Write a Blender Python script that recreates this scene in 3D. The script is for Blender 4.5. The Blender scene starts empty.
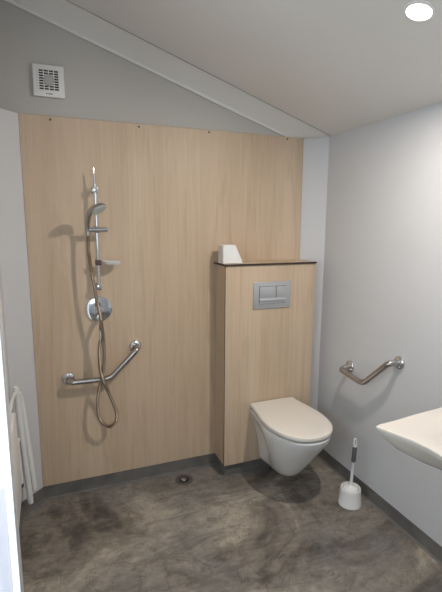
import bpy, bmesh, math, random
from math import sin, cos, pi, radians
from mathutils import Vector, Matrix
random.seed(4)
S = bpy.context.scene
C = S.collection

# ------------------------------------------------------------------ camera
F_PX, YAW, PITCH, ROLL = 437.07, 0.3746, 0.1684, 0.0069
CAM = Vector((0.1053, -2.4811, 1.5761))
fw = Vector((sin(YAW)*cos(PITCH), cos(YAW)*cos(PITCH), -sin(PITCH)))
rt = Vector((cos(YAW), -sin(YAW), 0)); up = rt.cross(fw)
r2 = rt*cos(ROLL)+up*sin(ROLL); u2 = up*cos(ROLL)-rt*sin(ROLL)
cd = bpy.data.cameras.new('camera'); cam = bpy.data.objects.new('camera', cd); C.objects.link(cam)
cam.matrix_world = Matrix(((r2.x, u2.x, -fw.x, CAM.x), (r2.y, u2.y, -fw.y, CAM.y), (r2.z, u2.z, -fw.z, CAM.z), (0, 0, 0, 1)))
cd.sensor_fit = 'VERTICAL'; cd.sensor_height = 24; cd.lens = F_PX*24/592; cd.clip_start = .02
S.camera = cam

# ------------------------------------------------------------------ world, light, exposure
w = bpy.data.worlds.new('world'); S.world = w; w.use_nodes = True
w.node_tree.nodes['Background'].inputs[0].default_value = (.6, .7, .9, 1)
w.node_tree.nodes['Background'].inputs[1].default_value = .5
S.view_settings.view_transform = 'Standard'; S.view_settings.look = 'None'
S.view_settings.gamma = 1; S.view_settings.use_curve_mapping = False
S.view_settings.exposure = 0.0
LAMP_W = 18.5           # ceiling downlight
LAMP_COL = (1.0, .91, .82)
PANE = 1.1              # daylight in the frosted door
FILL_WIN = 5.0                # fill light from an added, unseen window beside the camera
FILL_WIN2 = 2.8  # fill light from the added window behind the camera
PANE_COL = (.80, .93, 1.0)
def downlight_lamp(name, loc, normal, watts, r=.036):
    ld = bpy.data.lights.new(name, 'AREA'); ld.shape = 'DISK'; ld.size = 2*r; ld.energy = watts; ld.color = LAMP_COL
    o = bpy.data.objects.new(name, ld); C.objects.link(o); o.location = loc
    o.rotation_euler = Vector(normal).to_track_quat('-Z', 'Y').to_euler(); return o

# ------------------------------------------------------------------ dimensions (metres)
H, W, R, CH = 2.096, 1.6324, 1.7446, .1122      # lining height, panel width, right wall, corner chamfer
ZB = .080                                        # top of coved skirting
CX0, CX1, CD, CHZ = 1.0446, 1.6446, .1675, 1.324 # cistern box
LX, LC = -.118, .118                             # left wall behind, left chamfer
DX, DY = -.031, -1.10                            # left wall step (doorway wall)
BACK = -3.3
SL = .33
def ceil_z(x): return 2.098 + SL*(R - x)
NC = Vector((-SL, 0, -1)).normalized()           # ceiling normal pointing into the room

# ------------------------------------------------------------------ materials
def mat(name, col, rough=.5, metal=0, spec=.5, noise=0, nscale=8, bump=0, bscale=60, trans=0, coat=0, var=None):
    m = bpy.data.materials.new(name); m.use_nodes = True; nt = m.node_tree; b = nt.nodes['Principled BSDF']
    b.inputs['Base Color'].default_value = (*col, 1); b.inputs['Roughness'].default_value = rough
    b.inputs['Metallic'].default_value = metal; b.inputs['Specular IOR Level'].default_value = spec
    b.inputs['Transmission Weight'].default_value = trans; b.inputs['Coat Weight'].default_value = coat
    tc = nt.nodes.new('ShaderNodeTexCoord')
    if noise:
        n = nt.nodes.new('ShaderNodeTexNoise'); n.inputs['Scale'].default_value = nscale; n.inputs['Detail'].default_value = 5
        nt.links.new(tc.outputs['Object'], n.inputs['Vector'])
        mr = nt.nodes.new('ShaderNodeMapRange'); mr.inputs[1].default_value = .3; mr.inputs[2].default_value = .7
        nt.links.new(n.outputs['Fac'], mr.inputs[0])
        mx = nt.nodes.new('ShaderNodeMix'); mx.data_type = 'RGBA'
        c2 = var or tuple(c*(1-noise) for c in col)
        mx.inputs[6].default_value = (*col, 1); mx.inputs[7].default_value = (*c2, 1)
        nt.links.new(mr.outputs[0], mx.inputs[0]); nt.links.new(mx.outputs[2], b.inputs['Base Color'])
    if bump:
        n = nt.nodes.new('ShaderNodeTexNoise'); n.inputs['Scale'].default_value = bscale
        nt.links.new(tc.outputs['Object'], n.inputs['Vector'])
        bp = nt.nodes.new('ShaderNodeBump'); bp.inputs['Strength'].default_value = bump; bp.inputs['Distance'].default_value = .002
        nt.links.new(n.outputs['Fac'], bp.inputs['Height']); nt.links.new(bp.outputs['Normal'], b.inputs['Normal'])
    return m

def wood_mat():
    m = bpy.data.materials.new('pale oak laminate'); m.use_nodes = True; nt = m.node_tree; N = nt.nodes; Lk = nt.links
    b = N['Principled BSDF']; b.inputs['Roughness'].default_value = .42; b.inputs['Specular IOR Level'].default_value = .35
    tc = N.new('ShaderNodeTexCoord')
    def mp(sc, src=None):
        q = N.new('ShaderNodeMapping'); q.inputs['Scale'].default_value = sc; Lk.new(tc.outputs['Object'], q.inputs['Vector']); return q
    def nz(mapn, scale, det=4, dist=0):
        n = N.new('ShaderNodeTexNoise'); n.inputs['Scale'].default_value = scale; n.inputs['Detail'].default_value = det
        n.inputs['Distortion'].default_value = dist; Lk.new(mapn.outputs[0], n.inputs['Vector']); return n
    broad = nz(mp((1, 1, .05)), 5.5, 3, .3)             # broad vertical bands of board tone
    fine = nz(mp((1, 1, .025)), 70, 5, .4)         # fine grain lines
    fleck = nz(mp((1, 1, .10)), 17, 6, 1.6)        # cathedral flecks
    cr = N.new('ShaderNodeValToRGB'); e = cr.color_ramp
    e.elements[0].position = .30; e.elements[0].color = (.53, .405, .290, 1)
    e.elements[1].position = .72; e.elements[1].color = (.62, .490, .365, 1)
    Lk.new(broad.outputs['Fac'], cr.inputs[0])
    cr2 = N.new('ShaderNodeValToRGB'); e = cr2.color_ramp
    e.elements[0].position = .35; e.elements[0].color = (.88, .86, .83, 1)
    e.elements[1].position = .60; e.elements[1].color = (1.04, 1.03, 1.02, 1)
    Lk.new(fine.outputs['Fac'], cr2.inputs[0])
    cr3 = N.new('ShaderNodeValToRGB'); e = cr3.color_ramp
    e.elements[0].position = .36; e.elements[0].color = (.88, .85, .81, 1)
    e.elements[1].position = .50; e.elements[1].color = (1, 1, 1, 1)
    Lk.new(fleck.outputs['Fac'], cr3.inputs[0])
    a = N.new('ShaderNodeMix'); a.data_type = 'RGBA'; a.blend_type = 'MULTIPLY'; a.inputs[0].default_value = .45
    Lk.new(cr.outputs[0], a.inputs[6]); Lk.new(cr2.outputs[0], a.inputs[7])
    c = N.new('ShaderNodeMix'); c.data_type = 'RGBA'; c.blend_type = 'MULTIPLY'; c.inputs[0].default_value = .6
    Lk.new(a.outputs[2], c.inputs[6]); Lk.new(cr3.outputs[0], c.inputs[7]); Lk.new(c.outputs[2], b.inputs['Base Color'])
    return m

OFF = (1, 7, 0)
def slate_mat():
    m = bpy.data.materials.new('slate look vinyl'); m.use_nodes = True; nt = m.node_tree; N = nt.nodes; Lk = nt.links
    b = N['Principled BSDF']; b.inputs['Roughness'].default_value = .5; b.inputs['Specular IOR Level'].default_value = .3
    tc = N.new('ShaderNodeTexCoord')
    def nz(scale, det, dist, sc=(1, 1, 1), rot=0, rough=.55, off=(0, 0, 0)):
        q = N.new('ShaderNodeMapping'); q.inputs['Scale'].default_value = sc; q.inputs['Rotation'].default_value = (0, 0, rot); q.inputs['Location'].default_value = off
        Lk.new(tc.outputs['Object'], q.inputs['Vector'])
        n = N.new('ShaderNodeTexNoise'); n.inputs['Scale'].default_value = scale; n.inputs['Detail'].default_value = det
        n.inputs['Roughness'].default_value = rough; n.inputs['Distortion'].default_value = dist; Lk.new(q.outputs[0], n.inputs['Vector']); return n
    def ramp(src, *st):
        r = N.new('ShaderNodeValToRGB'); e = r.color_ramp
        while len(e.elements) < len(st): e.elements.new(.5)
        for k, (p, c) in enumerate(st): e.elements[k].position = p; e.elements[k].color = (*c, 1)
        Lk.new(src, r.inputs[0]); return r.outputs[0]
    def mix(bt, f, A, B):
        x = N.new('ShaderNodeMix'); x.data_type = 'RGBA'; x.blend_type = bt
        if isinstance(f, float): x.inputs[0].default_value = f
        else: Lk.new(f, x.inputs[0])
        Lk.new(A, x.inputs[6]); Lk.new(B, x.inputs[7]); return x.outputs[2]
    big = ramp(nz(1.9, 9, .9, rough=.6, off=OFF).outputs['Fac'], (.35, (.088, .076, .068)), (.42, (.150, .130, .114)), (.445, (.205, .180, .155)), (.53, (.245, .217, .186)), (.55, (.31, .276, .236)), (.64, (.43, .385, .33)))
    grey = ramp(nz(1.8, 5, .5, off=(3, 5, 0)).outputs['Fac'], (.3, (.145, .138, .133)), (.7, (.27, .256, .238)))
    gm = ramp(nz(1.6, 4, .3, off=(7, 1, 0)).outputs['Fac'], (.47, (0, 0, 0)), (.62, (.8, .8, .8)))
    c = mix('MIX', gm, big, grey)
    streak = ramp(nz(5, 9, 1.4, sc=(.7, 2.4, 1), rot=radians(-35), rough=.7).outputs['Fac'], (.40, (.60, .585, .57)), (.47, (.95, .95, .95)), (.55, (1.05, 1.05, 1.04)), (.62, (1.35, 1.32, 1.27)))
    c = mix('MULTIPLY', .6, c, streak)
    fine = ramp(nz(22, 6, .5, rough=.7).outputs['Fac'], (.35, (.8, .8, .8)), (.62, (1.16, 1.15, 1.13)))
    c = mix('MULTIPLY', .8, c, fine)
    # dark cleft lines: a thin band of a distorted noise
    ln = nz(3.4, 9, 1.6, off=(1, 9, 0), rough=.6)
    cl = ramp(ln.outputs['Fac'], (.488, (1, 1, 1)), (.499, (.58, .55, .53)), (.503, (.62, .6, .58)), (.512, (1, 1, 1)))
    c = mix('MULTIPLY', .8, c, cl)
    Lk.new(c, b.inputs['Base Color'])
    bp = N.new('ShaderNodeBump'); bp.inputs['Strength'].default_value = .25; bp.inputs['Distance'].default_value = .003
    Lk.new(nz(14, 8, 1.0, sc=(.7, 2, 1), rot=radians(58)).outputs['Fac'], bp.inputs['Height']); Lk.new(bp.outputs['Normal'], b.inputs['Normal'])
    return m

def emit(name, col, st):
    m = bpy.data.materials.new(name); m.use_nodes = True; nt = m.node_tree; b = nt.nodes['Principled BSDF']
    b.inputs['Base Color'].default_value = (.8, .8, .8, 1); b.inputs['Emission Color'].default_value = (*col, 1); b.inputs['Emission Strength'].default_value = st
    return m
WOOD = wood_mat(); SLATE = slate_mat()
COVE = mat('grey vinyl skirting', (.165, .158, .150), .7, noise=.35, nscale=9)
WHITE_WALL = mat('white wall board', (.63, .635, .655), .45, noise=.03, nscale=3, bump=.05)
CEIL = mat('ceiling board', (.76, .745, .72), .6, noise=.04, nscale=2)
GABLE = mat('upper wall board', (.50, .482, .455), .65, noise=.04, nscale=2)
JOINT = mat('joint', (.22, .21, .20), .7)
CERAMIC = mat('white ceramic', (.80, .80, .79), .12, coat=.3)
LID = mat('glossy white seat plastic', (.77, .725, .665), .2)
CHROME = mat('chrome', (.68, .69, .71), .09, metal=1)
STEEL = mat('satin steel', (.46, .44, .43), .22, metal=1)
HOSE = mat('woven steel hose', (.36, .29, .23), .36, metal=1)
ALU = mat('matt chrome plastic', (.50, .51, .53), .32, metal=.45)
PLASTIC = mat('white plastic', (.78, .78, .77), .35, noise=.04)
GREYP = mat('dark grey rubber', (.09, .09, .095), .5)
BLACK = mat('dark edge laminate', (.035, .022, .018), .45)
DARK = mat('dark cavity', (.02, .02, .02), .6)
CLEAR = mat('translucent clear plastic', (.86, .85, .84), .2, trans=.35)
BRONZE = mat('brown screw head', (.12, .085, .06), .4, metal=.4)
TOOTH = mat('pale spray face', (.50, .55, .53), .4)
PANEM = emit('frosted daylight pane', PANE_COL, PANE)
FILL_WINM = emit('added fill light pane', PANE_COL, FILL_WIN)
FILL_WINR = emit('added rear fill light pane', PANE_COL, FILL_WIN2)
GLOW = emit('lit lamp lens', (1, .86, .66), 14)

# ------------------------------------------------------------------ mesh helpers
def obj(name, bm, m, parent=None, smooth=True, label=None, mats=None):
    me = bpy.data.meshes.new(name)
    bmesh.ops.recalc_face_normals(bm, faces=bm.faces)
    bm.to_mesh(me); bm.free()
    for x in (mats or [m]): me.materials.append(x)
    if smooth:
        for p in me.polygons: p.use_smooth = True
        me.set_sharp_from_angle(angle=radians(38))
    o = bpy.data.objects.new(name, me); C.objects.link(o)
    if parent:
        o.parent = parent; o.matrix_parent_inverse = Matrix.Translation(-parent.location)
    if label: o['label'] = label
    return o
def thing(name, label, cat, loc, group=None):
    o = bpy.data.objects.new(name, None); C.objects.link(o); o.location = loc; o.empty_display_size = .05
    o['label'] = label; o['category'] = cat
    if group: o['group'] = group
    return o
def struct(name, bm, m, smooth=False, parent=None, mats=None):
    o = obj(name, bm, m, parent, smooth, mats=mats); 
    if not parent: o['kind'] = 'structure'
    return o
def box(bm, x0, x1, y0, y1, z0, z1, bev=0, seg=2, mi=0):
    g = bmesh.ops.create_cube(bm, size=1); vs = g['verts']
    for v in vs: v.co = Vector((x0+(v.co.x+.5)*(x1-x0), y0+(v.co.y+.5)*(y1-y0), z0+(v.co.z+.5)*(z1-z0)))
    fs = {f for v in vs for f in v.link_faces}
    for f in fs: f.material_index = mi
    if bev:
        es = {e for v in vs for e in v.link_edges}
        bmesh.ops.bevel(bm, geom=list(es), offset=bev, segments=seg, profile=.5, affect='EDGES')
    return vs
def prism(bm, pts, z0, z1, mi=0):
    a = [bm.verts.new((x, y, z0)) for x, y in pts]; b = [bm.verts.new((x, y, z1)) for x, y in pts]
    n = len(pts)
    for f in [bm.faces.new(a[::-1]), bm.faces.new(b)] + [bm.faces.new((a[i], a[(i+1) % n], b[(i+1) % n], b[i])) for i in range(n)]: f.material_index = mi
def frame_of(d, prev=None):
    d = d.normalized()
    if prev is None:
        a = Vector((0, 0, 1)) if abs(d.z) < .9 else Vector((1, 0, 0)); n = (a - d*a.dot(d)).normalized()
    else:
        n = prev - d*prev.dot(d); n = n.normalized() if n.length > 1e-6 else frame_of(d)[0]
    return n, d.cross(n)
def tube(bm, pts, r, seg=14, caps=True, mi=0):
    pts = [Vector(p) for p in pts]; rs = r if isinstance(r, (list, tuple)) else [r]*len(pts)
    rings = []; n = None
    for i, p in enumerate(pts):
        d = (pts[min(i+1, len(pts)-1)]-pts[max(i-1, 0)])
        n, b = frame_of(d, n)
        rings.append([bm.verts.new(p + (n*cos(2*pi*k/seg)+b*sin(2*pi*k/seg))*rs[i]) for k in range(seg)])
    for a, b in zip(rings, rings[1:]):
        for k in range(seg):
            f = bm.faces.new((a[k], a[(k+1) % seg], b[(k+1) % seg], b[k])); f.material_index = mi
    if caps:
        bm.faces.new(rings[0][::-1]).material_index = mi; bm.faces.new(rings[-1]).material_index = mi
def spline(pts, n=8):
    P = [Vector(p) for p in pts]; out = []
    for i in range(len(P)-1):
        p0, p1, p2, p3 = P[max(i-1, 0)], P[i], P[i+1], P[min(i+2, len(P)-1)]
        for k in range(n):
            t = k/n
            out.append(.5*((2*p1)+(p2-p0)*t+(2*p0-5*p1+4*p2-p3)*t*t+(3*p1-p0-3*p2+p3)*t**3))
    out.append(P[-1]); return out
def fillet(pts, rad, n=7):
    P = [Vector(p) for p in pts]; out = [P[0]]
    for i in range(1, len(P)-1):
        a = (P[i-1]-P[i]); b = (P[i+1]-P[i]); q = min(rad, a.length*.48, b.length*.48)
        A = P[i]+a.normalized()*q; B = P[i]+b.normalized()*q
        for k in range(n+1):
            t = k/n; out.append(A*(1-t)**2+P[i]*2*t*(1-t)+B*t*t)
    out.append(P[-1]); return out
def lathe(bm, base, axis, prof, seg=32, mi=0, cap=True):
    """prof: list of (distance along axis, radius)"""
    base = Vector(base); d = Vector(axis).normalized(); n, b = frame_of(d); rings = []
    for h, r in prof:
        r = max(r, .0004)
        rings.append([bm.verts.new(base+d*h+(n*cos(2*pi*k/seg)+b*sin(2*pi*k/seg))*r) for k in range(seg)])
    for A, B in zip(rings, rings[1:]):
        for k in range(seg):
            bm.faces.new((A[k], A[(k+1) % seg], B[(k+1) % seg], B[k])).material_index = mi
    if cap: bm.faces.new(rings[0][::-1]).material_index = mi; bm.faces.new(rings[-1]).material_index = mi
def loft(bm, rings, mi=0, cap0=True, cap1=True):
    V = [[bm.verts.new(p) for p in r] for r in rings]; n = len(V[0])
    for A, B in zip(V, V[1:]):
        for k in range(n): bm.faces.new((A[k], A[(k+1) % n], B[(k+1) % n], B[k])).material_index = mi
    if cap0: bm.faces.new(V[0][::-1]).material_index = mi
    if cap1: bm.faces.new(V[-1]).material_index = mi
def NB(): return bmesh.new()

# ------------------------------------------------------------------ setting
b = NB(); box(b, -1.02, R+.1, BACK-.1, .12, -.06, 0); struct('floor', b, SLATE)
b = NB()                                             # back wall: core behind the lining, up to the gable
pts = [(-1.02, 0), (R+.1, 0), (R+.1, ceil_z(R+.1)+.05), (-1.02, ceil_z(-1.02)+.05)]
def wall_xz(bm, pts, y0, y1):
    a = [bm.verts.new((x, y0, z)) for x, z in pts]; c = [bm.verts.new((x, y1, z)) for x, z in pts]; n = len(pts)
    bm.faces.new(a); bm.faces.new(c[::-1])
    for i in range(n): bm.faces.new((a[i], c[i], c[(i+1) % n], a[(i+1) % n]))
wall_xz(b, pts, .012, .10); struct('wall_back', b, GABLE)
b = NB(); box(b, R, R+.1, BACK-.1, .012, 0, ceil_z(R)+.02); struct('wall_right', b, WHITE_WALL)
b = NB(); box(b, -.30, LX, DY, .012, 0, ceil_z(-.3)+.05); struct('wall_left', b, WHITE_WALL)
b = NB(); zt_ = ceil_z(-1.02)+.05
QX0, QX1, QZ0, QZ1 = -.55, .45, 1.2, 2.15
wall_xz(b, [(-1.02, 0), (QX0, 0), (QX0, ceil_z(QX0)+.03), (-1.02, zt_)], BACK-.1, BACK); wall_xz(b, [(QX1, 0), (R+.1, 0), (R+.1, ceil_z(R+.1)+.03), (QX1, ceil_z(QX1)+.03)], BACK-.1, BACK)
wall_xz(b, [(QX0, 0), (QX1, 0), (QX1, QZ0), (QX0, QZ0)], BACK-.1, BACK); wall_xz(b, [(QX0, QZ1), (QX1, QZ1), (QX1, ceil_z(QX1)+.03), (QX0, ceil_z(QX0)+.03)], BACK-.1, BACK)
struct('wall_rear', b, WHITE_WALL)
# the room is wider beside the camera: a return wall facing the camera holds a glazed door
WX = -.92
DT, DE = 2.06, DX-.0015
b = NB(); box(b, DE, DX, DY-.05, DY, 0, ceil_z(DX)+.02); box(b, WX-.1, DE, DY-.05, DY, DT, ceil_z(-1.0)+.03); box(b, WX-.1, WX+.06, DY-.05, DY, 0, DT)
struct('wall_front_return', b, WHITE_WALL).name = 'wall_return'
# outer left wall, with an opening for the added fill light window
WY0, WY1, WZ0, WZ1 = -2.75, -1.35, 1.22, 2.10
b = NB(); zt = ceil_z(WX-.1)+.03
box(b, WX-.1, WX, BACK, WY0, 0, zt); box(b, WX-.1, WX, WY1, DY, 0, zt); box(b, WX-.1, WX, WY0, WY1, 0, WZ0); box(b, WX-.1, WX, WY0, WY1, WZ1, zt)
struct('wall_left_outer', b, WHITE_WALL)
# chamfered corner linings
b = NB(); prism(b, [(0, 0), (0, .012), (LX-.02, .012), (LX-.02, -LC), (LX, -LC)], 0, H); struct('trim_1', b, WHITE_WALL)
b = NB(); prism(b, [(W, 0), (W+CH, -CH), (R, .012), (W, .012)], 0, H); struct('trim_2', b, WHITE_WALL)
# sloping ceiling
b = NB(); YS = -.12
def slab(bm, y0, y1, x0=-1.02, x1=R+.1, off=0, t=.06):
    c = [(x0, ceil_z(x0)+off), (x1, ceil_z(x1)+off), (x1, ceil_z(x1)+off+t), (x0, ceil_z(x0)+off+t)]
    wall_xz(bm, c, y0, y1)
slab(b, BACK-.1, YS-.004); struct('ceiling', b, CEIL)
b = NB(); slab(b, YS-.006, .10, off=.006); struct('trim_3', b, JOINT)   # dark shadow joint and backing
b = NB()                                             # coved ceiling edge strip along the gable
nx, ns = 60, 14; x0c, x1c = -.29, R; g = []
for i in range(nx+1):
    x = x0c+(x1c-x0c)*i/nx; row = []
    for s in range(ns+1):
        t = s/ns; y = YS+(.012-YS)*t; z = ceil_z(x)-.074*t**1.35
        zmin = H+.0015
        row.append(b.verts.new((x, y, max(z, zmin)+ .0)))
    # lip returning to the wall
    zz = row[-1].co.z; row.insert(ns, b.verts.new((x, .004, max(zz-.004, zmin))))
    g.append(row)
for i in range(nx):
    for s in range(ns+1): b.faces.new((g[i][s], g[i+1][s], g[i+1][s+1], g[i][s+1]))
o = struct('trim_4', b, CEIL, smooth=True)
mo = o.modifiers.new('thick', 'SOLIDIFY'); mo.thickness = .004; mo.offset = -1
b = NB(); 
tube(b, [(-.28, .006, ceil_z(-.28)-.078), (W-.16, .006, ceil_z(W-.16)-.078)], .006, 8); struct('trim_5', b, CEIL, True)
# oak lining panel on the back wall
b = NB(); box(b, .001, W-.001, 0, .0115, ZB, H, .0012, 1); o = struct('trim_6', b, WOOD)
# coved skirtings: vertical face + quarter round at the foot
def cove(name, path, inset=.004, foot=.012, ztop=ZB-.001):
    """path: list of (x,y) with the room on the right-hand side of travel"""
    b = NB(); n = len(path); rows = []
    for i in range(n):
        p = Vector(path[i]); 
        def nrm(a, c): d = (Vector(c)-Vector(a)).normalized(); return Vector((d.y, -d.x))
        if i == 0: m = nrm(path[0], path[1])
        elif i == n-1: m = nrm(path[-2], path[-1])
        else:
            n1, n2 = nrm(path[i-1], path[i]), nrm(path[i], path[i+1]); m = (n1+n2); m = m/(m.dot(n1))
        prof = [(-.002, ztop), (inset, ztop), (inset, foot)] + [(inset+foot*(1-cos(a)), foot*(1-sin(a))+.0006) for a in [radians(q) for q in (20, 40, 60, 75, 90)]] + [(-.002, .0006)]
        rows.append([b.verts.new((p.x+m.x*q, p.y+m.y*q, z)) for q, z in prof])
    for A, B in zip(rows, rows[1:]):
        for k in range(len(A)): b.faces.new((A[k], A[(k+1) % len(A)], B[(k+1) % len(A)], B[k]))
    b.faces.new(rows[0]); b.faces.new(rows[-1][::-1])
    return struct(name, b, COVE, True)
cove('baseboard_back', [(LX, DY+.0), (LX, -LC), (0, 0), (CX0+.014, 0)], inset=.001)
cove('baseboard_right', [(CX1+.003, 0), (W+.001, -.0), (R, -CH), (R, BACK)], inset=.004)

# glazed door with frosted daylight, in the return wall
def cpart(name, bm, m, par, lab=None, smooth=False): o = obj(name, bm, m, None, smooth, lab); o.parent = par; return o
b = NB(); x0, x1 = WX+.061, DE-.0005
box(b, x0, x0+.05, DY-.056, DY-.01, 0, DT-.001); box(b, x1-.0025, x1, DY-.056, DY-.01, 0, DT-.001); box(b, x0+.05, x1-.0025, DY-.056, DY-.01, DT-.05, DT-.001); box(b, x0+.05, x1-.0025, DY-.056, DY-.01, 0, .04)
door = struct('door_1', b, PLASTIC)
b = NB(); box(b, x0+.051, x1-.0030, DY-.036, DY-.024, .041, DT-.051); cpart('glass_pane', b, PANEM, door)
# gathered net curtain over the lower part of the glass
b = NB(); cx0_, cx1_, zt_ = x0+.06, x1-.020, .80; n = 150; rows = []
for z, am in ((.06, .010), (.3, .009), (.6, .006), (zt_-.02, .004), (zt_, .003)):
    rows.append([b.verts.new((cx0_+(cx1_-cx0_)*i/n, DY-.062+am*sin(i*1.15+.9*sin(i*.37)+z*.8), z)) for i in range(n+1)])
for A, B in zip(rows, rows[1:]):
    for i in range(n): b.faces.new((A[i], A[i+1], B[i+1], B[i]))
NETM = bpy.data.materials.new('white net fabric'); NETM.use_nodes = True; nt = NETM.node_tree
o_ = nt.nodes['Material Output']; d_ = nt.nodes.new('ShaderNodeBsdfDiffuse'); t_ = nt.nodes.new('ShaderNodeBsdfTranslucent'); m_ = nt.nodes.new('ShaderNodeMixShader')
d_.inputs[0].default_value = (.80, .79, .84, 1); t_.inputs[0].default_value = (.80, .78, .84, 1); m_.inputs[0].default_value = .6
nt.links.new(d_.outputs[0], m_.inputs[1]); nt.links.new(t_.outputs[0], m_.inputs[2]); nt.links.new(m_.outputs[0], o_.inputs[0])
o = cpart('curtain', b, NETM, door, None, True)
# out-of-view window added in the outer left wall to supply daylight
b = NB(); f = .05
box(b, WX-.08, WX-.01, WY0, WY0+f, WZ0, WZ1); box(b, WX-.08, WX-.01, WY1-f, WY1, WZ0, WZ1); box(b, WX-.08, WX-.01, WY0+f, WY1-f, WZ0, WZ0+f); box(b, WX-.08, WX-.01, WY0+f, WY1-f, WZ1-f, WZ1)
fill_win = struct('added_window_1', b, PLASTIC)
b = NB(); box(b, WX-.05, WX-.035, WY0+f, WY1-f, WZ0+f, WZ1-f); cpart('glass_pane', b, FILL_WINM, fill_win)
b = NB(); y0_, y1_ = BACK-.08, BACK-.01  # rear wall window, out of view, added as fill for the shower side
box(b, QX0, QX0+f, y0_, y1_, QZ0, QZ1); box(b, QX1-f, QX1, y0_, y1_, QZ0, QZ1); box(b, QX0+f, QX1-f, y0_, y1_, QZ0, QZ0+f); box(b, QX0+f, QX1-f, y0_, y1_, QZ1-f, QZ1)
fill_win = struct('added_window_2', b, PLASTIC)
b = NB(); box(b, QX0+f, QX1-f, BACK-.05, BACK-.035, QZ0+f, QZ1-f); cpart('glass_pane', b, FILL_WINR, fill_win)

# ------------------------------------------------------------------ cistern cabinet
cab = thing('cistern_cabinet', 'pale oak laminate cistern box behind the wall hung toilet', 'cabinet', (1.345, -.08, 0))
b = NB(); box(b, CX0, CX1-.0005, -CD+.010, -.0005, ZB, CHZ); obj('carcass', b, WOOD, cab, False)
b = NB(); box(b, CX0-.0012, CX1+.0008, -CD, -CD+.0098, ZB, CHZ, .0007, 1); 
obj('front_panel', b, WOOD, cab, False)
b = NB(); box(b, CX0-.0022, CX0-.0013, -CD+.001, -CD+.0095, ZB, CHZ); obj('edge_strip', b, BLACK, cab, False, label='thin dark laminate edge')
b = NB(); box(b, CX0+.012, CX1-.012, -CD+.022, -.002, .0008, ZB-.001); obj('plinth', b, COVE, cab, False, label='recessed dark grey vinyl plinth')
b = NB(); box(b, CX0-.012, CX1+.004, -CD-.010, -.0005, CHZ+.0005, CHZ+.0115, .0012, 1)
for f_ in b.faces:
    f_.normal_update(); f_.material_index = 1 if f_.normal.z > .9 else 0
obj('top_board', b, BLACK, cab, False, label='oak laminate top with a thin dark brown edge', mats=[BLACK, WOOD])
# flush plate (a part of the cistern cabinet)
fx0, fx1, fz0, fz1, fy = 1.2195, 1.4705, 1.061, 1.2245, -CD
b = NB(); box(b, fx0, fx1, fy-.009, fy-.0002, fz0, fz1, .004, 3)
fp = obj('flush_plate', b, ALU, cab, label='matt chrome dual flush plate')
b = NB(); box(b, fx0+.036, fx1-.036, fy-.0096, fy-.0085, fz0+.030, fz1-.027); o = obj('button_recess', b, DARK, None, False); o.parent = fp
for xa, xb in ((fx0+.038, fx0+.146), (fx0+.149, fx1-.038)):
    b = NB(); a0 = fz0+.064; box(b, xa, xb, fy-.0145, fy-.009, a0, fz1-.029, .0016, 2); o = obj('flush_button', b, ALU, None); o.parent = fp
b = NB()   # curved finger ledge under the buttons
rings = []
for x in (fx0+.037, fx1-.037):
    rings.append([(x, fy-.009, fz0+.066), (x, fy-.016, fz0+.064), (x, fy-.020, fz0+.056), (x, fy-.019, fz0+.049), (x, fy-.012, fz0+.046), (x, fy-.011, fz0+.040), (x, fy-.015, fz0+.037), (x, fy-.014, fz0+.032), (x, fy-.009, fz0+.031)])
loft(b, rings); o = obj('finger_ledge', b, ALU, None); o.parent = fp

# ------------------------------------------------------------------ wall hung toilet
TX = 1.366
toi = thing('wall_hung_toilet', 'white wall hung toilet with its lid closed on the oak cistern box', 'toilet', (TX, -.45, 0))
def d_outline(z, wb, wm, yf, yb=-CD-.001, frac=.52, n=44, cx=TX, sq=2.25, dip=0, c0=0):
    """closed ring: flat back, sides swelling to wm, rounded nose at yf"""
    L = yf-yb; ym = yb+L*frac; half = []
    for k in range(9):
        t = k/9; q = max(0, (t-c0)/(1-c0)); s = q*q*(3-2*q); half.append((wb+(wm-wb)*s-dip*sin(pi*t)**1.5, yb+(ym-yb)*t))
    m = n//2-9
    for k in range(m+1):
        a = pi/2*k/m; half.append((wm*max(cos(a), 0)**(2/sq), ym+(yf-ym)*sin(a)**(2/sq)))
    right = [(cx+x, y, z) for x, y in half]; left = [(cx-x, y, z) for x, y in half[:-1]][::-1]
    return right+left
sl = [(.084, .062, .050, -.34, .5, 0, 0), (.086, .072, .057, -.385, .5, 0, 0), (.092, .077, .062, -.417, .52, 0, 0), (.102, .079, .067, -.441, .55, 0, .1), (.12, .080, .077, -.464, .58, .001, .3), (.15, .084, .092, -.492, .60, .003, .42), (.20, .091, .113, -.528, .62, .005, .45), (.25, .101, .133, -.564, .61, .006, .40), (.30, .113, .151, -.600, .59, .005, .3),
      (.345, .128, .165, -.636, .56, .003, .18), (.385, .142, .176, -.664, .54, .001, .08), (.410, .150, .181, -.680, .52, .001, 0), (.426, .152, .183, -.684, .5, 0, 0), (.431, .149, .180, -.680, .5, 0, 0)]
b = NB(); loft(b, [d_outline(z, wb, wm, yf, frac=fr_, dip=dp, c0=c0, sq=2.15) for z, wb, wm, yf, fr_, dp, c0 in sl]); obj('bowl', b, CERAMIC, toi)
ls = [(.4315, .138, .162, -.655), (.433, .140, .165, -.660), (.4415, .141, .167, -.662), (.4435, .139, .165, -.660)]
b = NB(); loft(b, [d_outline(z, wb, wm, yf, yb=-CD-.022, frac=.5) for z, wb, wm, yf in ls]); obj('seat', b, LID, toi)
ls = [(.4445, .150, .178, -.677), (.4465, .154, .184, -.686), (.457, .155, .1855, -.688), (.464, .153, .184, -.686), (.4685, .147, .178, -.677), (.4705, .133, .163, -.655), (.4715, .09, .11, -.54)]
b = NB(); loft(b, [d_outline(z, wb, wm, yf, yb=-CD-.006, frac=.5) for z, wb, wm, yf in ls]); obj('lid', b, LID, toi, label='warm white closed lid')
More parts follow.
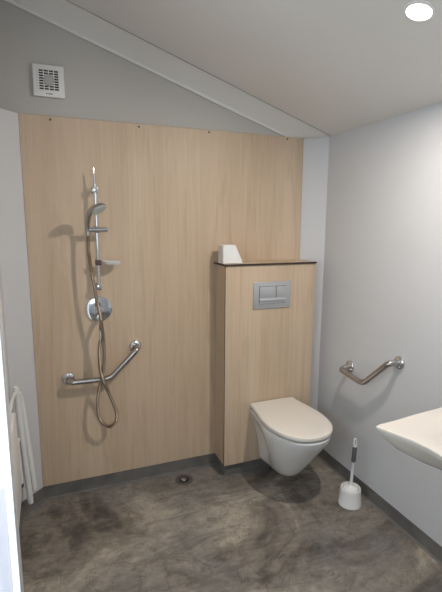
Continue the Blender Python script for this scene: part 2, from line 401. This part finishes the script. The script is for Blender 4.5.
for sx in (-1, 1):
    b = NB(); tube(b, [(TX+sx*.10-.02, -CD-.018, .445), (TX+sx*.10+.02, -CD-.018, .445)], .009); obj('hinge', b, CHROME, toi)

# ------------------------------------------------------------------ small white wedge on the cabinet
b = NB(); zc = CHZ+.0122
rings = []
for t in [0, .02, .5, .96, 1]:
    z = zc+.108*t; i = .004 if t in (0, 1) else 0
    x0, x1 = 1.034+i, 1.034+.130-.048*t-i; y0, y1 = -.150+i+.006*t, -.062-i
    r = .012; ring = []
    for cx_, cy_, a0 in ((x1-r, y1-r, 0), (x0+r, y1-r, 90), (x0+r, y0+r, 180), (x1-r, y0+r, 270)):
        for k in range(5): a = radians(a0+22.5*k); ring.append((cx_+r*cos(a), cy_+r*sin(a), z))
    rings.append(ring)
loft(b, rings); o = obj('plastic_container', b, PLASTIC); o['label'] = 'small white wedge shaped container standing on the oak cistern box'; o['category'] = 'container'

# ------------------------------------------------------------------ screws in the oak panel
for i, (x, z, lab) in enumerate(((.147, 2.079, 'screw head at the top of the oak panel below the fan'), (.596, 2.080, 'screw head at the top of the oak panel, second from the left corner'),
                  (1.0, 2.083, 'screw head at the top of the oak panel, second from the right corner'), (1.515, 2.082, 'screw head at the top of the oak panel near its right corner'))):
    b = NB(); lathe(b, (x, -.0002, z), (0, -1, 0), [(0, .0055), (.002, .0053), (.0035, .004), (.004, .001)], 16)
    o = obj('screw_head', b, BRONZE); o['label'] = lab; o['category'] = 'screw'; o['group'] = 'screws along the top of the oak panel'

# ------------------------------------------------------------------ extractor fan
fan = thing('extractor_fan', 'square white extractor fan with round slatted grille high on the grey wall', 'fan', (.15, .005, 2.262))
X0, X1, Z0, Z1, FY = .077, .224, 2.184, 2.334, .0115
b = NB()
box(b, X0, X1, FY-.022, FY, Z0, Z1, .006, 2); 
o = obj('housing', b, PLASTIC, fan)
b = NB(); gx0, gx1, gz0, gz1 = X0+.027, X1-.026, Z0+.030, Z1-.024
box(b, gx0, gx1, FY-.0228, FY-.021, gz0, gz1); obj('grille_cavity', b, DARK, fan, False)
b = NB()
n = 8
for i in range(n+1):
    z = gz0+(gz1-gz0)*i/n; box(b, gx0-.002, gx1+.002, FY-.0262, FY-.0225, z-.0018, z+.0018)
for x in (gx0, gx0+(gx1-gx0)*.25, gx0+(gx1-gx0)*.5, gx0+(gx1-gx0)*.75, gx1): box(b, x-.0022, x+.0022, FY-.0266, FY-.0225, gz0, gz1)
obj('grille', b, PLASTIC, fan, False)
GP = mat('grey fan plastic', (.42, .42, .42), .5)
b = NB(); lathe(b, ((gx0+gx1)/2, FY-.0262, (gz0+gz1)/2), (0, -1, 0), [(0, .026), (.003, .025), (.004, .021)], 28); obj('hub_disc', b, GP, fan, label='round grey centre of the grille')
b = NB()
xx = (X0+X1)/2-.016
for wd in (.004, .0015, .003, .005, .002, .0035, .004):
    box(b, xx, xx+wd, FY-.0228, FY-.0219, Z0+.012, Z0+.0172); xx += wd+.0013
obj('marking', b, GREYP, fan, False, label='small dark illegible marking')

# ------------------------------------------------------------------ recessed ceiling lamp
lx, ly = 1.27, -1.265; lz = ceil_z(lx)
lp = thing('ceiling_downlight', 'bright lit recessed downlight in the sloping ceiling', 'ceiling light', (lx, ly, lz))
b = NB(); lathe(b, Vector((lx, ly, lz))+NC*-.001, NC, [(0, .052), (.003, .051), (.005, .047), (.0045, .041), (.001, .040)], 40, cap=False); obj('trim_ring', b, PLASTIC, lp)
b = NB(); lathe(b, Vector((lx, ly, lz))+NC*.0008, NC, [(0, .0395), (.002, .038), (.003, .02), (.0032, .001)], 32); obj('lens', b, GLOW, lp)
downlight_lamp('downlight_light', Vector((lx, ly, lz))+NC*.008, NC, LAMP_W)

# ------------------------------------------------------------------ shower rail
def rosette(name, c, ax, parent, r=.034):
    b = NB(); lathe(b, c, ax, [(0, r), (.006, r), (.010, r*.93), (.013, r*.72), (.016, r*.55), (.020, r*.5)], 32); return obj(name, b, CHROME, parent)
rx, ry = .347, -.060
rail = thing('shower_rail', 'vertical chrome shower slide rail on the oak panel above the mixer', 'shower rail', (rx, 0, 1.22))
b = NB(); tube(b, [(rx, ry, 1.205), (rx, ry, 1.765)], .0095, 16); tube(b, [(rx-.001, ry, 1.76), (rx-.003, ry, 1.80), (rx-.005, ry, 1.845)], [.0075, .006, .0025], 14); obj('pole', b, CHROME, rail)
for z in (1.222, 1.737):
    b = NB(); tube(b, [(rx, -.0003, z), (rx, -.008, z), (rx, -.0081, z), (rx, ry, z)], [.018, .018, .010, .010], 20); box(b, rx-.014, rx+.014, ry-.014, ry+.016, z-.015, z+.015, .005, 2); obj('wall_bracket', b, CHROME, rail)
b = NB(); tube(b, [(rx-.055, ry-.022, 1.530), (rx-.054, ry-.022, 1.530), (rx+.052, ry-.022, 1.530), (rx+.054, ry-.022, 1.530)], [.011, .0135, .0135, .010], 18)
box(b, rx-.016, rx+.016, ry-.022, ry+.014, 1.513, 1.547, .005, 2); obj('slider', b, CHROME, rail)

hs = thing('hand_shower', 'chrome hand shower with ribbed hose hooked on the slide rail', 'shower head', (.30, -.085, 1.53))
b = NB()
hp = spline([(.300, -.085, 1.500), (.299, -.086, 1.535), (.300, -.106, 1.575), (.306, -.140, 1.610), (.318, -.172, 1.632), (.332, -.192, 1.642)], 5)
tube(b, hp, [.0095+.005*min(1, i/14) for i in range(len(hp))], 16); obj('handle', b, STEEL, hs)
hc = Vector((.345, -.200, 1.636)); ax = Vector((.42, -.42, -.8)).normalized()
b = NB(); lathe(b, hc-ax*.014, ax, [(-.008, .008), (-.004, .020), (.002, .031), (.010, .0385), (.018, .041), (.022, .040)], 32); hd = obj('head', b, STEEL, hs)
b = NB(); lathe(b, hc+ax*.0075, ax, [(0, .038), (.003, .036), (.004, .001)], 32); o = obj('spray_face', b, TOOTH, None, label='pale grey green spray face')
o.parent = hd
for k in range(1): pass
hosep = [(.345, -.072, 1.022), (.345, -.094, .985), (.344, -.094, .960), (.333, -.088, .885), (.331, -.090, .800), (.340, -.097, .723), (.378, -.092, .612), (.410, -.088, .510), (.408, -.088, .450), (.367, -.088, .424), (.322, -.088, .470),
         (.310, -.086, .555), (.320, -.082, .640), (.343, -.080, .723), (.356, -.088, .820), (.356, -.100, .920), (.345, -.112, 1.047), (.328, -.112, 1.158), (.309, -.104, 1.30), (.300, -.092, 1.40), (.299, -.086, 1.500)]
sp = spline(hosep, 22)
b = NB(); tube(b, sp, [.0098 if i % 2 else .0078 for i in range(len(sp))], 10); obj('hose', b, HOSE, hs, label='coiled metal hose hanging in a loop')
b = NB(); tube(b, [(.345, -.094, .990), (.345, -.094, .982), (.344, -.094, .955), (.343, -.094, .935)], [.0095, .011, .011, .009], 14); obj('hose_nut', b, CHROME, hs)

# soap dish clipped to the rail
sd = thing('soap_dish', 'small clear soap dish clipped to the shower rail', 'soap dish', (rx, ry, 1.355))
b = NB(); box(b, rx-.014, rx+.018, ry-.016, ry+.012, 1.341, 1.370, .004, 2); obj('clip', b, mat('dark clip plastic', (.09, .05, .055), .4), sd, label='dark plastic clip')
b = NB(); rings = []
for z, r in ((1.348, .75), (1.345, .86), (1.352, .96), (1.362, 1.0), (1.3625, .95), (1.353, .90), (1.350, .6)):
    rings.append([(.420+.052*r*(abs(cos(a))**.8)*(1 if cos(a) > 0 else -1), ry-.004+.036*r*(abs(sin(a))**.8)*(1 if sin(a) > 0 else -1), z) for a in [2*pi*k/28 for k in range(28)]])
loft(b, rings); obj('dish', b, CLEAR, sd)

# mixer
mc = Vector((.347, -.0003, 1.091))
mx = thing('shower_mixer', 'round chrome concealed shower mixer below the slide rail', 'shower tap', mc)
b = NB(); lathe(b, mc, (0, -1, 0), [(0, .0725), (.004, .0725), (.008, .070), (.011, .060), (.0135, .040), (.0145, .025)], 56); obj('cover_plate', b, CHROME, mx)
b = NB(); lathe(b, mc+Vector((.004, -.012, -.004)), (0, -1, 0), [(0, .027), (.030, .026), (.036, .023), (.038, .012)], 32); k = obj('knob', b, CHROME, mx)
b = NB(); tube(b, [mc+Vector((-.006, -.040, -.010)), mc+Vector((-.014, -.052, -.040)), mc+Vector((-.022, -.060, -.078)), mc+Vector((-.023, -.061, -.086))], [.010, .008, .007, .004], 14); o = obj('lever', b, CHROME, None); o.parent = k; o.matrix_parent_inverse = Matrix.Translation(-mx.location)
b = NB(); tube(b, [(.345, -.012, 1.040), (.345, -.060, 1.040), (.345, -.072, 1.034), (.345, -.073, 1.018)], [.013, .012, .011, .010], 16); obj('outlet', b, CHROME, mx)
b = NB(); box(b, .336, .356, -.035, -.013, 1.118, 1.150, .004); obj('diverter_button', b, CHROME, mx)

# ------------------------------------------------------------------ grab bars
def grab_bar(label, loc, wa, wb, nrm, pts, r=.0155):
    t = thing('grab_bar', label, 'grab bar', loc, 'angled metal grab bars')
    n = Vector(nrm)
    for c in (wa, wb): rosette('wall_rosette', Vector(c), n, t, .035)
    b = NB(); P = [Vector(wa)+n*.012] + [Vector(p) for p in pts] + [Vector(wb)+n*.012]
    tube(b, fillet(P, .035), r, 18); obj('bar', b, STEEL, t); return t
grab_bar('angled steel grab bar below the shower mixer', (.38, 0, .70), (.168, -.0003, .708), (.545, -.0003, .858), (0, -1, 0), [(.172, -.066, .703), (.386, -.066, .700), (.546, -.066, .856)])
grab_bar('angled steel grab bar on the white right wall between toilet and basin', (R, -.63, .70), (R-.0003, -.434, .730), (R-.0003, -.818, .872), (-1, 0, 0), [(R-.066, -.425, .716), (R-.066, -.628, .700), (R-.066, -.810, .872)])

# ------------------------------------------------------------------ toilet brush and holder
HX, HY = 1.618, -.655
th = thing('toilet_brush_holder', 'short round white toilet brush holder on the floor by the right wall', 'brush holder', (HX, HY, 0))
b = NB(); lathe(b, (HX, HY, .0008), (0, 0, 1), [(0, .060), (.003, .064), (.012, .0645), (.016, .062), (.085, .0575), (.100, .056), (.104, .053), (.104, .047), (.098, .045), (.090, .044), (.02, .044), (.015, .01)], 44); obj('cup', b, PLASTIC, th)
br = thing('toilet_brush', 'white toilet brush with grey grip standing in its holder', 'toilet brush', (HX, HY, .03))
b = NB(); a = Vector((HX, HY, .105)); e = Vector((HX+.018, HY+.004, .395)); d = (e-a)
tube(b, [a-d*.22, a+d*.0, a+d*.02, a+d*.5, a+d*.52], [.008, .010, .0085, .0085, .012], 16)
obj('stem', b, PLASTIC, br)
b = NB(); lathe(b, (HX, HY, .098), (0, 0, 1), [(0, .043), (.006, .0425), (.011, .036), (.016, .018), (.020, .011)], 36); obj('splash_lid', b, PLASTIC, br)
b = NB(); lathe(b, (HX, HY, .022), (0, 0, 1), [(0, .02), (.008, .034), (.05, .036), (.06, .012)], 20); obj('bristles', b, PLASTIC, br)
b = NB(); tube(b, [a+d*.52, a+d*.54, a+d*.68, a+d*.80, a+d*.82], [.010, .0125, .0115, .0125, .010], 16); obj('grip', b, GREYP, br, label='dark grey rubber grip')
b = NB(); T = a+d*.81; lp_ = []
for k in range(25):
    q = 2*pi*k/24-pi/2; lp_.append(T+Vector((.0085*cos(q), 0, .028+.026*sin(q))))
tube(b, lp_, .0042, 8, caps=False); obj('hanging_loop', b, PLASTIC, br)

# ------------------------------------------------------------------ floor drain
dr = thing('floor_drain', 'round metal floor drain near the oak shower panel', 'drain', (.80, -.10, 0))
b = NB(); lathe(b, (.805, -.098, .0006), (0, 0, 1), [(0, .055), (.002, .054), (.0030, .049), (.0012, .036), (.0010, .001)], 40); obj('rim', b, mat('dull drain steel', (.16, .15, .14), .4, metal=.6), dr)
b = NB(); lathe(b, (.805, -.098, .0017), (0, 0, 1), [(0, .031), (.0015, .030), (.002, .001)], 32); obj('well', b, DARK, dr)
b = NB(); lathe(b, (.803, -.098, .0034), (0, 0, 1), [(0, .021), (.006, .020), (.010, .015), (.0115, .006), (.012, .001)], 32); obj('cap', b, STEEL, dr, label='shiny domed cap')

# ------------------------------------------------------------------ wash basin (right wall, partly out of frame)
bs = thing('wash_basin', 'wide white ceramic wash basin on the right wall with thin angled rim', 'basin', (R, -1.56, .70))
BZ = .83; yc = -1.56
half = [(R-.001, -1.225), (1.60, -1.232), (1.42, -1.247), (1.30, -1.262), (1.222, -1.267), (1.203, -1.274), (1.204, -1.292), (1.218, -1.33), (1.246, -1.40), (1.258, -1.47), (1.262, yc)]
oth = [(x, 2*yc-y) for x, y in half[:-1]][::-1]
outl = half+oth
ccx, ccy = 1.52, yc
def inset(d, z):   # move the outline inwards (towards the basin axis, keeping the wall edge)
    out = []
    for x, y in outl:
        v = Vector((x-ccx, y-ccy)); 
        if x < R-.01: nx_ = x + min(d, .30)*(1 if x < 1.40 else max(0, (R-x)/(R-1.40)))
        else: nx_ = x
        ny_ = y - math.copysign(min(d*.9, abs(y-ccy)*.9), y-ccy)
        out.append((min(nx_, R-.001), ny_, z))
    return out
b = NB()
loft(b, [inset(.29, .690), inset(.20, .700), inset(.12, .722), inset(.06, .752), inset(.028, .782), inset(.008, .805), inset(0, .818), inset(0, BZ-.003), inset(.003, BZ)], cap1=False)
# inner bowl
def oval(rx_, ry_, z):
    n = len(outl); out = []
    for x, y in outl:
        a = math.atan2((y-yc)/.33, (x-1.50)/.22); out.append((1.53+rx_*cos(a), yc+ry_*sin(a), z))
    return out
last = [inset(.003, BZ), oval(.165, .215, BZ-.001), oval(.158, .207, BZ-.006), oval(.140, .185, BZ-.05), oval(.11, .16, BZ-.10), oval(.02, .03, BZ-.108)]
loft(b, last, cap0=False)
bmesh.ops.remove_doubles(b, verts=b.verts, dist=.0004)
obj('bowl', b, mat('white basin ceramic', (.69, .65, .60), .15, coat=.2), bs)
b = NB(); lathe(b, (1.505, yc, BZ-.109), (0, 0, 1), [(0, .022), (.004, .021), (.005, .001)], 24); obj('waste_cap', b, CHROME, bs)
b = NB(); lathe(b, (1.66, yc, BZ+.0005), (0, 0, 1), [(0, .025), (.10, .022), (.13, .021), (.135, .010)], 24); tube(b, [(1.655, yc, BZ+.085), (1.60, yc, BZ+.10), (1.54, yc, BZ+.085)], [.016, .014, .012], 14)
tp = thing('basin_tap', 'chrome mixer tap on the wash basin', 'tap', (1.66, yc, BZ)); obj('tap_body', b, CHROME, tp)
b = NB(); tube(b, [(1.655, yc, BZ+.138), (1.60, yc, BZ+.165)], [.010, .007], 12); obj('tap_lever', b, CHROME, tp)

# ------------------------------------------------------------------ folded shower seat on the left wall
st = thing('folding_shower_seat', 'white shower seat folded up at the left corner with tubular legs', 'shower seat', (LX, -.35, .45))
def spx(y): return LX
b = NB(); box(b, LX+.020, LX+.052, -.88, -.50, .36, .76, .010, 2); obj('seat', b, PLASTIC, st)
b = NB(); box(b, LX+.0008, LX+.0195, -.84, -.54, .40, .52, .004, 2); obj('wall_plate', b, PLASTIC, st)
for pts in ([(-.086, -.200, .765), (-.082, -.19, .66), (-.070, -.185, .38), (-.056, -.18, .112)],
            [(-.078, -.196, .735), (-.066, -.17, .66), (-.048, -.165, .40), (-.034, -.165, .175)]):
    b = NB(); q = spline(pts, 6); tube(b, q, [.010]+[.0145]*(len(q)-2)+[.013], 16)
    e = Vector(pts[-1]); l = obj('leg', b, PLASTIC, st)
    b = NB(); lathe(b, e+Vector((0, 0, .012)), (0, 0, -1), [(0, .0165), (.018, .0170), (.024, .013), (.026, .003)], 20); o = obj('foot', b, PLASTIC, None); o.parent = l; o.matrix_parent_inverse = Matrix.Translation(-st.location)
for z in (.485, .735):
    b = NB(); tube(b, [(-.098, -.51, z), (-.098, -.30, z), (-.090, -.195, z)], .009, 12); obj('frame_rail', b, PLASTIC, st)
b = NB(); tube(b, [(-.098, -.215, .50), (-.094, -.21, .36), (-.092, -.205, .245)], .011, 14); obj('hinge_arm', b, PLASTIC, st)
b = NB(); lathe(b, (-.092, -.205, .248), (0, 0, -1), [(0, .012), (.02, .012), (.024, .006)], 16); obj('arm_cap', b, GREYP, st, label='dark grey end cap')
